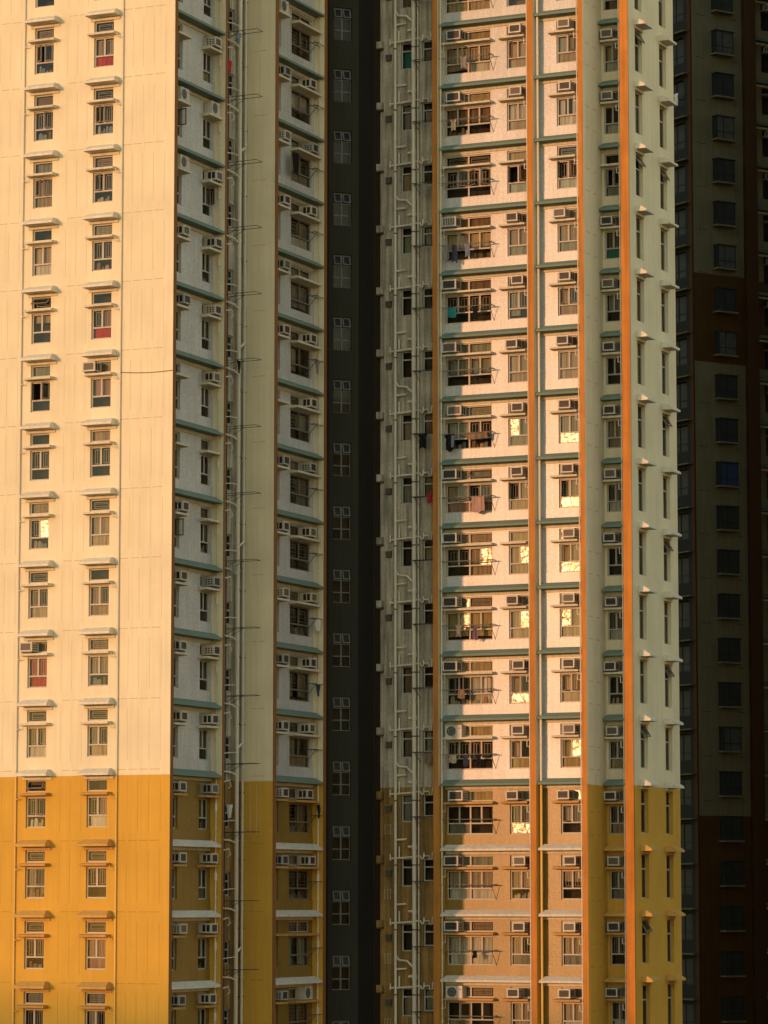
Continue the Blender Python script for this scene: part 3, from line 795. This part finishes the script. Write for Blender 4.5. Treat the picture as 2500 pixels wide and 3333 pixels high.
for cn, a, b, nc in colsR:
    w = round(b-a, 3)
    for k in K_RIGHT:
        z = zk(k); sd = {'wide': 4000, 'narrow': 4100, 'small': 4200}[cn]+k; acs = {'wide': acW, 'narrow': acN, 'small': acS}[cn]
        pl = {'wide': 'at widest sunlit windows', 'narrow': 'left of second orange fin', 'small': 'in bay between two sunlit orange fins'}[cn]
        if k in acs:
            if acs[k] == 'c': air_con(FW, wu(a)+.1, z-.68, pl, k, 'air conditioners on the right block', w=.76, h=.52, d=.36, cond=True)
            else:
                air_con(FW, wu(a)+acs[k], z-.62, pl, k, 'air conditioners on the right block', w=.66 if cn == 'wide' else .55, h=.42 if cn == 'wide' else .38, d=.5,
                        side='bars' if (cn, k) == ('wide', 11) else None, body='ac_white' if R.random() < .6 else None)
        sT = dict(open=(cn == 'wide' and k in (7,)), curtain='cloth_sage' if cn != 'wide' and k in (7, 2) else R.choice(['cloth_sand', 'cloth_sage', 'cloth_yellow', 'cloth_brown']))
        if (cn, k) in (('narrow', 7), ('small', 4), ('small', 2), ('wide', 5), ('narrow', 1), ('small', 6)): sT['tilt'] = (0,)+glint((a+b)/2, 135.2, z-.4) 
        sW = None
        if k == 12: sW = dict(open={'wide': {0: 70, 1: 40, 2: 35, 3: 50}, 'narrow': {0: 80, 1: 60}, 'small': {0: 85, 1: 50}}[cn], curtain=0, lower='cloth_mint' if cn != 'wide' else 0)
        elif cn == 'wide': sW = {14: dict(open={1: 80}, curtain='cloth_sand', lower='cloth_white', full=True), 11: dict(open={1: 50}, curtain='cloth_beige', lower=0), 7: dict(open={1: 20, 2: 75, 3: 20}, curtain='cloth_beige', lower='cloth_rose'),
                                  5: dict(open={}, curtain='cloth_yellow', full=True, lower=0), 3: dict(open={0: 30, 2: 50}, curtain=0, lower='goods'), 0: dict(open={}, curtain='cloth_white', full=True, lower='cloth_white'),
                                  1: dict(open={}, curtain='cloth_beige', lower='cloth_white')}.get(k)
        else:
            sW = {('narrow', 7): dict(open={0: 85}, curtain='cloth_yellow', lower='cloth_yellow'), ('small', 7): dict(open={0: 70}, curtain='cloth_yellow', lower='cloth_white', tilt=(-1,)+glint((a+b)/2, 135.2, z-1.8)),
                  ('narrow', 6): dict(open={}, curtain='cloth_yellow', full=True, lower='cloth_yellow'), ('small', 6): dict(open={0: 60}, curtain='cloth_yellow', full=True, lower='cloth_white'),
                  ('narrow', 5): dict(open={}, curtain='cloth_yellow', full=True, lower='cloth_beige', tilt=(1,)+glint(b, 135.2, z-1.2)), ('small', 5): dict(open={}, curtain='cloth_yellow', full=True, lower='cloth_beige'),
                  ('narrow', 4): dict(open={0: 55, 1: 20}, curtain='cloth_beige'), ('small', 4): dict(open={0: 45, 1: 50}, curtain='cloth_yellow', lower='cloth_beige'),
                  ('small', 3): dict(open={0: 60}, curtain='cloth_yellow', full=True, lower='cloth_yellow'), ('narrow', 3): dict(open={0: 40}, curtain='cloth_beige', lower='cloth_yellow'),
                  ('narrow', 9): dict(open={}, curtain='cloth_beige', full=True), ('small', 9): dict(open={}, curtain='cloth_beige', full=True),
                  ('narrow', 8): dict(open={}, curtain='cloth_sage', full=True, lower='cloth_sage'), ('small', 8): dict(open={}, curtain='cloth_sage', full=True, lower='cloth_white'),
                  ('narrow', 13): dict(open={}, curtain='cloth_white', full=True, lower='cloth_beige'), ('small', 13): dict(open={}, curtain='cloth_white', lower='cloth_white'),
                  ('narrow', 11): dict(open={}, curtain='cloth_sand', full=True, lower='cloth_sage'), ('small', 11): dict(open={}, curtain='cloth_sand', full=True, lower='cloth_sage'),
                  ('narrow', 1): dict(open={}, curtain='cloth_beige', grille=True, lower='goods'), ('small', 1): dict(open={}, curtain='cloth_beige', grille=True, lower=0, czl=.75),
                  ('narrow', 0): dict(open={}, curtain='cloth_beige', grille=True, lower='cloth_grey'), ('small', 0): dict(open={}, curtain='cloth_beige', grille=True, full=True, lower='cloth_grey')}.get((cn, k))
            if sW is None: sW = dict(open={} if R.random() < .5 else {R.randrange(2*nc): 45}, curtain=R.choice([0, 'cloth_brown', 'cloth_sand', 'cloth_sage'] if cn == 'wide' else ['cloth_beige', 'cloth_sand', 'cloth_sage']), full=R.random() < .5)
        gp = {('narrow', 6): 1, ('small', 6): 1, ('small', 5): 0, ('small', 3): 0, ('narrow', 4): -1, ('wide', 5): 1, ('wide', 6): 3, ('narrow', 2): -1, ('small', 8): -1, ('narrow', 8): 0}.get((cn, k))
        sW = {} if sW is None else sW
        if gp is not None and 'tilt' not in sW:
            q = glint(b-.2, 135.2, z-1.3); sW['tilt'] = (gp, q[0]+R.uniform(-.02, .02), q[1]+R.uniform(-.02, .02))
        transom(FW, wu(a), z-.65, w, .47, sd, cols=nc, ac=k in acs, spec=sT)
        double_window(FW, 'casement_window', wu(a), z-2.05, w, 1.23, nc, cn, sd, sW)
        lw = 2.30 if cn == 'wide' else (1.20 if cn == 'narrow' else 1.22)
        FW.add('ledge', ledge_mesh(lw, .38, paint(k, 'ledge_cream', 'ledge_ochre')), wu(a)-(.03 if cn == 'wide' else .26), 0, z-.79)
        if cn == 'wide': rack(FW, wu(a)-.02, z-1.42, 2.32, 'at widest sunlit windows', k, 'racks on the right block', both=False)
for k in K_RIGHT:
    FW.add('window_hood', hood_mesh(4.18, .53, hoodm(k)), .02, 0, zk(k))
    FW.add('window_hood', hood_mesh(2.05, .53, hoodm(k)), wu(-53.72), 0, zk(k))
# --- blank shaded return and nook
NV = Wall(RB, -51.70, 134.76, pi/2)
NV.sheet('blank_wall', 2.74, [], WALL_S)
mb = MB()
for k in range(-2, 16):
    for zz in (-1.70, .10):
        zd = zz+FH*k; m = 'joint_ochre' if zd < PAINT else 'joint'
        for a, b in ((.70, 1.20), (1.60, 2.05)): mb.box(a, b, -.005, .002, zd-.014, zd+.014, m.replace('joint', 'dash'), skip='b')
    for x in (.66, 1.4, 2.1):
        for za, zb in ((-1.6, -.05), (.2, .95)): mb.box(x-.008, x+.008, -.004, .002, za+FH*k, zb+FH*k, 'joint_ochre' if za+FH*k < PAINT else 'joint', skip='b')
NV.add('panel_joints', mb.mesh('panel_joints'), 0, 0, 0)
NW = Wall(RB, -51.70, 137.5, 0)
cs = (.10, .85)
NW.sheet('nook_wall', 1.15, hl(1.15, [cs], K_RIGHT), [(PAINT, 'ochre'), (999, 'cream')])
acN2 = {14: .12, 13: .12, 11: .06, 10: .10, 9: .12, 8: .12, 7: .14, 6: .08, 5: .14, 4: .06, 3: .14, 2: .03, 1: .16, 0: .14, -1: .03}
for k in K_RIGHT:
    z = zk(k)
    if k in acN2: air_con(NW, acN2[k], z-.62, 'in shaded nook beside broad orange fin', k, 'air conditioners on the right block', w=.54, d=.42, body='ac_white')
    transom(NW, cs[0], z-.65, .75, .47, 4300+k, ac=k in acN2, fm='frame_grey', spec=dict(open=False))
    double_window(NW, 'casement_window', cs[0], z-2.05, .75, 1.23, 1, 'nook', 4300+k, fm='frame_grey',
                  spec={11: dict(open={}, curtain=0, lower='cloth_teal'), 12: dict(open={0: 60, 1: 40}, curtain=0, lower='cloth_grey')}.get(k, dict(open={} if R.random() < .7 else {1: 60})))
    NW.add('ledge', ledge_mesh(1.0, .36, paint(k, 'ledge_cream', 'ledge_ochre')), .04, 0, z-.79)
    NW.add('window_hood', hood_mesh(1.0, .5, 'green' if k >= 2 else 'hood_ochre'), .03, 0, z)
# --- end wall with slit windows (faces +X)
EW = Wall(RB, -50.275, 137.02, pi/2)
slits = [(.81, 1.72), (3.94, 4.83)]
EW.sheet('end_wall', 5.80, [(a, b, zk(k)-2.0, zk(k)-.12) for a, b in slits for k in K_RIGHT], WALL_S, depth=.16)
for ci, (a, b) in enumerate(slits):
    w = round(b-a, 3)
    for k in K_RIGHT:
        z = zk(k); rr = random.Random(900+ci*50+k)
        wn = EW.add('slit_window', frame_mesh(w, 1.88, [], [1.25], 'frame_grey', 'room', .4), a, .06, z-2.0)
        fl = [(.055, round(w-.055, 3), .055, 1.22), (.055, round(w-.055, 3), 1.28, 1.82)]
        if (ci, k) in ((0, 14), (0, 12), (1, 12), (1, 8), (0, 3), (1, 4), (0, 0), (1, 6)):
            fl = fl[:1]; put('vent_sash', leaf_mesh(round(w-.11, 3), .54, 0), wn, (.055, FY-.02, 1.82), 0, -radians(32))
        put('pane', pane_mesh(fl), wn, (0, FY+.02, 0))
        if rr.random() < .75:
            c = {(0, 2): 'cloth_red', (1, 6): 'cloth_plum', (0, 8): 'cloth_rose', (0, 0): 'cloth_blue', (1, 1): 'cloth_white', (0, -1): 'cloth_blue'}.get((ci, k), rr.choice(['cloth_grey', 'cloth_plum', 'cloth_brown', 'cloth_sand', 'cloth_grey']))
            put('curtain', curtain_mesh(.06, round(w-.06, 3), .06, rr.choice([1.2, 1.8, 1.8]), c, k % 6), wn, (0, .2, 0))
        EW.add('window_hood', hood_mesh(1.08, .5, hoodm(k, False), hip=.06), a-.12, 0, z)
mb = MB()
for X, Y, r, pm, lo in ((-58.10, 134.66, .03, 'pipe', 'pipe'), (-54.05, 134.62, .03, 'pipe', 'pipe'), (-53.62, 134.80, .055, 'pipe', 'pipe_ochre'), (-51.74, 134.60, .028, 'pipe', 'pipe'), (-50.74, 137.04, .028, 'pipe', 'pipe')):
    mb = MB(); mb.tube([(X, Y, ZB), (X, Y, PAINT)], r, lo); mb.tube([(X, Y, PAINT), (X, Y, ZT)], r, pm)
    for k in range(-2, 16):
        z = zk(k)
        mb.tube([(X, Y, z-1.7), (X, Y, z-1.65)], r+.014, pm if k > 2 else lo)
        if X in (-58.10,): mb.tube([(X+.02, Y, z-1.1), (X+.14, Y, z-1.1), (X+.14, Y, z-.8)], .02, pm, 6)
        if X in (-54.05, -51.74, -50.74): mb.tube([(X-.02, Y, z-1.15), (X-.13, Y, z-1.15), (X-.13, Y, z-.9)], .02, pm, 6)
    put('drainpipe', mb.mesh('drainpipe'), RB)
mb = MB()
mb.box(-61.3, -52.45, 136.2, 142.7, ZB, ZT, 'core'); mb.box(-52.44, -51.05, 138.4, 142.7, ZB, ZT, 'core')
mb.box(-61.3, -50.28, 142.78, 142.81, ZB, ZT, 'cream'); mb.box(-61.3, -50.3, 137.6, 142.7, ZT, ZT+.3, 'concrete'); mb.box(-58.4, -51.8, 135.2, 137.59, ZT, ZT+.3, 'concrete')
put('inner_wall', mb.mesh('inner_wall'), RB)
rel(RB, RB_base)

# ================================================================== washing
garment(FW, wu(-57.85), -.5, zk(11)-1.44, .34, .62, 'cloth_grey', 'grey trousers hanging left of fourth-from-top rack on sunlit front', 'trousers', 3)
garment(FW, wu(-57.45), -.5, zk(11)-1.44, .30, .74, 'cloth_navy', 'long dark blue trousers on the bare pole of sunlit front', 'trousers', 5)
garment(FW, wu(-56.85), -.5, zk(11)-1.44, .26, .55, 'cloth_blue', 'pale blue shirt on the bare pole of sunlit front', 'shirt', 4)
garment(FW, wu(-57.72), -.5, zk(8)-1.44, .46, .72, 'cloth_black', 'black shirt hanging at shadow edge, sixth row above ochre paint', 'shirt', 7)
garment(FW, wu(-57.55), -.56, zk(8)-1.50, .16, .50, 'cloth_blue', 'small pale blue towel over the black shirt', 'towel', 8)
garment(FW, wu(-56.45), -.45, zk(8)-1.40, .95, .30, 'cloth_brown', 'shaggy brown mat draped along a rack on sunlit front', 'towel', 9)
garment(FW, wu(-56.40), -.5, zk(7)-1.43, .62, .66, 'cloth_rose', 'dusty pink towel hung squarely over a sunlit rack', 'towel', 2)
garment(FW, wu(-57.3), -.5, zk(5)-1.44, .24, .46, 'cloth_grey', 'small grey shirt on third row rack at shadow edge', 'shirt', 11)
garment(FW, wu(-56.55), -.5, zk(5)-1.44, .26, .62, 'cloth_plum', 'plum trousers hanging lowest on third row rack', 'trousers', 12)
garment(FW, wu(-57.6), -.5, zk(3)-1.44, .32, .34, 'cloth_beige', 'beige cloth square on first row rack above ochre paint', 'towel', 13)
garment(FW, wu(-57.0), -.5, zk(3)-1.44, .36, .48, 'cloth_navy', 'dark shirt in middle of first row rack above ochre paint', 'shirt', 14)
garment(FW, wu(-56.4), -.5, zk(3)-1.44, .30, .45, 'cloth_black', 'black shirt at right end of first row rack above ochre paint', 'shirt', 15)
garment(B2, 2.0, -.35, zk(12)-.95, .62, .95, 'cloth_black', 'big black ragged cloth by near edge of second shaded bay', 'towel', 17)
garment(B2, 4.1, -.50, zk(2)-.85, .26, .55, 'cloth_black', 'black bag-like cloth on rack in second bay, ochre zone', 'towel', 18)
garment(RW, 1.3, -.45, zk(13)-.65, .30, .50, 'cloth_red', 'red cloth glimpsed in the drain recess near the top', 'towel', 19)
garment(RW, 1.5, -.5, zk(2)-1.0, .40, .55, 'cloth_white', 'white cloth bundle in the drain recess at ochre paint', 'shirt', 20)
garment(DW, du(-58.75), -.6, zk(7)-1.15, .24, .42, 'cloth_red', 'red cloth beside first orange fin behind the pipes', 'towel', 21)

for (wl, u, y, k, dz, w_, h_, m_, kind_, lab) in (
    (FW, wu(-57.0), -.5, 14, -1.44, .34, .50, 'cloth_grey', 'shirt', 'grey shirt on the topmost full rack of sunlit front'),
    (FW, wu(-57.6), -.5, 10, -1.44, .40, .42, 'cloth_teal', 'towel', 'teal towel in shadow on eighth row rack above ochre paint'),
    (FW, wu(-56.5), -.5, 10, -1.44, .30, .55, 'cloth_black', 'shirt', 'black shirt at right of eighth row rack above ochre paint'),
    (FW, wu(-57.2), -.5, 4, -1.44, .32, .36, 'cloth_brown', 'towel', 'brown cloth on second row rack above ochre paint'),
    (FW, wu(-56.6), -.5, 0, -1.44, .20, .30, 'cloth_black', 'towel', 'small black pouch on lowest full rack of sunlit front'),
    (FW, wu(-57.5), -.5, 13, -1.44, .30, .45, 'cloth_beige', 'shirt', 'beige shirt in shadow on second rack from top of sunlit front'),
    (B2, 3.95, -.46, 9, -1.32, .34, .55, 'cloth_plum', 'shirt', 'plum shirt on black rack of second bay, seventh row'),
    (B2, 4.05, -.46, 5, -1.32, .40, .50, 'cloth_white', 'towel', 'white towel on black rack of second bay, third row'),
    (B2, 4.1, -.46, 4, -1.32, .30, .48, 'cloth_navy', 'shirt', 'navy shirt on black rack of second bay, second row'),
    (RW, 1.8, -.6, 13, .62, .30, .45, 'cloth_blue', 'shirt', 'blue shirt over the recess rack near the top'),
    (RW, 1.75, -.7, 8, .62, .28, .50, 'cloth_black', 'shirt', 'black shirt over the recess rack, sixth row above ochre paint'),
    (RW, 1.8, -.5, 5, .62, .26, .55, 'cloth_grey', 'trousers', 'grey trousers over the recess rack, third row above ochre paint'),
    (DW, du(-59.0), -.55, 12, -1.30, .32, .50, 'cloth_sage', 'shirt', 'sage green shirt on wire rack behind pipes, tenth row'),
    (DW, du(-59.1), -.55, 8, -1.30, .40, .62, 'cloth_black', 'shirt', 'dark coat on wire rack behind pipes, sixth row'),
    (DW, du(-58.9), -.55, 3, -1.30, .36, .50, 'cloth_brown', 'towel', 'brown towel on wire rack behind pipes, first row')):
    garment(wl, u, y, zk(k)+dz, w_, h_, m_, lab, kind_, k+3)
# ================================================================== far block
d_ = 212.0
psi = radians(24.3)
lat = (2279-1250)/11272*d_
CX, CY = lat*cos(psi)-d_*sin(psi), lat*sin(psi)+d_*cos(psi)
FB_base = Vector((CX, CY, ZB))
FB = thing('apartment_block', 'dim olive and brown block in deep shade at far right', 'apartment block', FB_base)
rf = radians(56.3)
ZTF = 74.0
FFW = Wall(FB, CX, CY, rf)
FL = [(5.35, 'far_ochre_shaded'), (33.6, 'far_cream_shaded'), (39.2, 'far_ochre_shaded'), (999, 'far_cream_shaded')]
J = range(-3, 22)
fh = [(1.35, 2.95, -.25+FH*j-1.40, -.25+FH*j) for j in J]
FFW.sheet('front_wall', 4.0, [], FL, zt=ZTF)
for j in J:
    z = -.25+FH*j-1.40
    gmat = {10: 'far_blue', 4: 'far_pale', 15: 'far_pale', 18: 'far_pale', 13: 'far_pale', 20: 'far_pale'}.get(j, 'far_glass')
    def bw():
        mb = MB(); w, h, d = 1.38, 1.42, .45
        mb.box(0, w, -d, 0, 0, h, gmat, skip='b')
        for x in (0, w*.36, w-.05): mb.box(x, x+.05, -d-.012, -d-.001, 0, h, 'far_dark')
        mb.box(0, w, -d-.014, -d-.001, .42, .47, 'far_dark')
        mb.box(-.06, w+.06, -d-.07, 0, h+.001, h+.07, 'far_dark')
        mb.box(-.012, -.001, -d, -.0, 0, h, 'far_dark')
        return mb.mesh('bay_window')
    def bs():
        mb = MB(); mb.box(-.1, 1.48, -.54, 0, -.10, -.001, 'far_cream_shaded'); return mb.mesh('sill')
    wn = FFW.add('bay_window', cached(('fbw', gmat), bw), 1.60, 0, z); put('sill', cached('fbs', bs), wn)
    zd = z-.55
mb = MB()
for j in J:
    z = -.25+FH*j-1.75
    mb.box(.35, .65, -.006, .0, z, z+.03, 'far_dark', skip='b'); mb.box(.75, 1.05, -.006, .0, z-.02, z+.01, 'far_dark', skip='b'); mb.box(3.2, 3.6, -.006, .0, z, z+.03, 'far_dark', skip='b')
FFW.add('panel_joints', mb.mesh('panel_joints'), 0, 0, 0)
mb = MB()
mb.box(4.0, 4.55, -.25, 1, ZB, ZTF, 'far_brown_shaded'); mb.box(4.56, 5.1, -.05, 1, ZB, ZTF, 'far_brown_shaded'); mb.box(-.12, 0, -.02, .3, ZB, ZTF, 'far_brown_shaded')
mb.box(9.5, 10.0, -.25, 1, ZB, ZTF, 'far_brown_shaded')
for j in J: mb.box(4.56, 4.62, -.16, -.055, -.25+FH*j-.6, -.25+FH*j-.45, 'far_dark')
FFW.add('brown_fin', mb.mesh('brown_fin'), 0, 0, 0)
BAY = Wall(FB, *FFW.at(5.1, .55, 0)[:2], rf)
BAY.sheet('bay_wall', 4.4, [(.9, 1.9, -.25+FH*j-1.9, -.25+FH*j-.2) for j in J], FL, depth=.2, zt=ZTF)
for j in J:
    z = -.25+FH*j
    wn = BAY.add('casement_window', frame_mesh(1.0, 1.7, [(.5, 0.0, 1.2)], [.45, 1.2], 'far_dark', 'room', .3), .9, .08, z-1.9)
    put('pane', pane_mesh([(.055, .945, .055, 1.64)]), wn, (0, FY+.02, 0))
    hd = BAY.add('window_hood', hood_mesh(4.0, .5, 'far_green' if -.25+FH*j > 6 else 'far_cream_shaded'), .1, 0, z)
    BAY.add('ledge', ledge_mesh(1.2, .4, 'far_cream_shaded'), .8, 0, z-.75)
    if j % 3 != 1 and j >= 0:
        air_con(BAY, 1.15, z-.62, 'far right edge of dim far block', 0, 'air conditioners on the far block', body='ac_grey')
FLW = Wall(FB, CX - cos(radians(-33.7))*9.0, CY - sin(radians(-33.7))*9.0, radians(-33.7))
hsl = []
for j in J:
    z = -.25+FH*j
    hsl += [(5.2, 8.2, z-2.0, z-.35), (1.0, 4.4, z-2.0, z-.35)]
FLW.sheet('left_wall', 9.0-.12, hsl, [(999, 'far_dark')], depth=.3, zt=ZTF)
for j in J:
    z = -.25+FH*j
    for a, w in ((5.2, 3.0), (1.0, 3.4)):
        wn = FLW.add('wide_window', frame_mesh(w, 1.65, [(round(w/3, 3), 0.0, 1.65), (round(2*w/3, 3), 0.0, 1.65)], [.5], 'far_dark', 'room', .3), a, .1, z-2.0)
        put('pane', pane_mesh([(.055, round(w-.055, 3), .055, 1.6)], 'far_glass'), wn, (0, FY+.02, 0))
    FLW.add('ledge', ledge_mesh(8.8, .45, 'far_line'), .05, 0, z-.16)
mb = MB(); mb.box(.9, 9.6, 1.2, 8.5, ZB, ZTF, 'core'); mb.box(0, 9.6, 8.6, 8.7, ZB, ZTF, 'far_cream_shaded'); mb.box(0, 9.6, 0.02, 8.6, ZTF, ZTF+.3, 'concrete')
FFW.add('inner_wall', mb.mesh('inner_wall'), 0, 0, 0)
rel(FB, FB_base)
garment(FLW, 7.7, -.3, -.25+FH*19-1.2, .5, .75, 'cloth_white', 'white washing on dim far block left face near top', 'shirt', 31)
garment(FLW, 7.0, -.3, -.25+FH*19-1.2, .4, .6, 'cloth_grey', 'grey washing beside the white washing on far block', 'shirt', 32)

# ================================================================== unseen block added to shade the far block (beyond the right edge of the picture)
NB_base = Vector((CX + .832*17 + .555*4, CY - .555*17 + .832*4, ZB))
NB = thing('apartment_block', 'unseen block added at right to shade the dim far block', 'apartment block', NB_base)
ND = Wall(NB, NB_base.x + .555*30, NB_base.y + .832*30, rf + pi)
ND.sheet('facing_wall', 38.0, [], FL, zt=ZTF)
mb = MB()
for j in range(-3, 24):
    for i in range(9): mb.box(1.5+4*i, 3.1+4*i, -.3, 0, -.25+FH*j-1.4, -.25+FH*j, 'far_glass', skip='b'); mb.box(1.4+4*i, 3.2+4*i, -.4, 0, -.25+FH*j-1.5, -.25+FH*j-1.402, 'far_cream_shaded')
nw = ND.add('window_rows', mb.mesh('window_rows'), 0, 0, 0); nw['kind'] = 'stuff'
mb = MB(); mb.box(0, 38, .01, 16, ZB, ZTF, 'far_cream_shaded', skip='d')
ND.add('rear_wall', mb.mesh('rear_wall'), 0, 0, 0)
rel(NB, NB_base)

# ================================================================== unseen blocks added to shade the scene and darken its reflections
def unseen_block(label, x, y, rz, w, dp, top):
    base = Vector((x, y, ZB)); t = thing('apartment_block', label, 'apartment block', base)
    mb = MB(); mb.box(-w/2, w/2, -dp/2, dp/2, 0, PAINT-ZB, 'ochre', skip='td'); mb.box(-w/2, w/2, -dp/2, dp/2, PAINT-ZB, top-ZB, 'cream', skip='d')
    put('wall', mb.mesh('wall'), t, (0, 0, 0), rz)
    mb = MB(); n = int(w/3.4); m = int(dp/3.4)
    z = 2.0
    while z < top-ZB-2:
        for i in range(n):
            xx = -w/2+1.2+3.4*i
            for yy in (-dp/2, dp/2): mb.box(xx, xx+1.5, yy-.12, yy+.12, z, z+1.3, 'far_glass')
        for i in range(m):
            yy = -dp/2+1.2+3.4*i
            for xx in (-w/2, w/2): mb.box(xx-.12, xx+.12, yy, yy+1.5, z, z+1.3, 'far_glass')
        z += FH
    o = put('window_rows', mb.mesh('window_rows'), t, (0, 0, 0), rz); o['kind'] = 'stuff'
def toward(x, y, dx, dy, dist):
    q = math.hypot(dx, dy); return x+dx/q*dist, y+dy/q*dist
x_, y_ = toward(-62, 118, -.281, -.955, 450); unseen_block('cream block far behind the viewer, its roof shading the lowest storeys', x_, y_, 0, 90, 16, 35.3)
x_, y_ = toward(-62, 134, .90, -.42, 105); unseen_block('unseen cream block added at right to darken the stair windows', x_, y_, radians(20), 44, 30, 34)
x_, y_ = toward(-50, 140, .36, .93, 120); unseen_block('unseen cream block added beyond the far block to darken slit windows', x_+14, y_, radians(-20), 44, 30, 46)
x_, y_ = toward(-50, 140, 1, .25, 110); unseen_block('unseen cream block added due right to shade the stepped block', x_, y_, radians(8), 36, 30, 22)

# relabel the far block's units one by one from their height in the picture
fars = [o for o in col.objects if o.get('group') == 'air conditioners on the far block']
for i, o in enumerate(sorted(fars, key=lambda o: o.location.z)):
    o['label'] = 'dim grey box air conditioner at far right edge, %s from lowest' % (ORD[i+1] if i+1 < len(ORD) else 'one of the highest, number')
    if i+1 >= len(ORD): o['label'] = 'dim grey box air conditioner at far right edge, %s from top' % ORD[len(fars)-i]

# ================================================================== camera, light, world
cam = bpy.data.cameras.new('camera'); co = bpy.data.objects.new('camera', cam); col.objects.link(co)
cam.sensor_fit = 'VERTICAL'; cam.sensor_height = 24; cam.lens = 24*11200/3333; cam.clip_end = 6000; cam.clip_start = .5
co.location = (0, 0, 0); co.rotation_euler = (pi/2+radians(6.487), 0, psi)
scene.camera = co
sun = bpy.data.lights.new('sun', 'SUN'); so = bpy.data.objects.new('sun', sun); col.objects.link(so)
sun.energy = 0.74; sun.angle = radians(.5); sun.color = (1.0, .45, .19)
d = Vector((sin(AZ)*cos(EL), cos(AZ)*cos(EL), -sin(EL))); so.rotation_euler = d.to_track_quat('-Z', 'Y').to_euler()
so.location = (-40, 60, 80)
w = bpy.data.worlds.new('World'); scene.world = w; w.use_nodes = True
nt = w.node_tree; bg = nt.nodes['Background']
sky = nt.nodes.new('ShaderNodeTexSky'); sky.sky_type = 'NISHITA'; sky.sun_disc = False
sky.sun_elevation = EL; sky.sun_rotation = atan2(-sin(AZ), -cos(AZ)); sky.dust_density = 0.0; sky.air_density = 1.0
tint = nt.nodes.new('ShaderNodeVectorMath'); tint.operation = 'MULTIPLY'; tint.inputs[1].default_value = (1.0, .885, .77)
nt.links.new(sky.outputs[0], tint.inputs[0]); nt.links.new(tint.outputs[0], bg.inputs[0]); bg.inputs[1].default_value = .136
scene.view_settings.view_transform = 'Standard'; scene.view_settings.look = 'None'
scene.view_settings.exposure = 1.85; scene.view_settings.gamma = 1.0
scene.render.engine = 'CYCLES'
scene.cycles.max_bounces = 6; scene.cycles.diffuse_bounces = 3; scene.cycles.glossy_bounces = 3
scene.cycles.transparent_max_bounces = 10
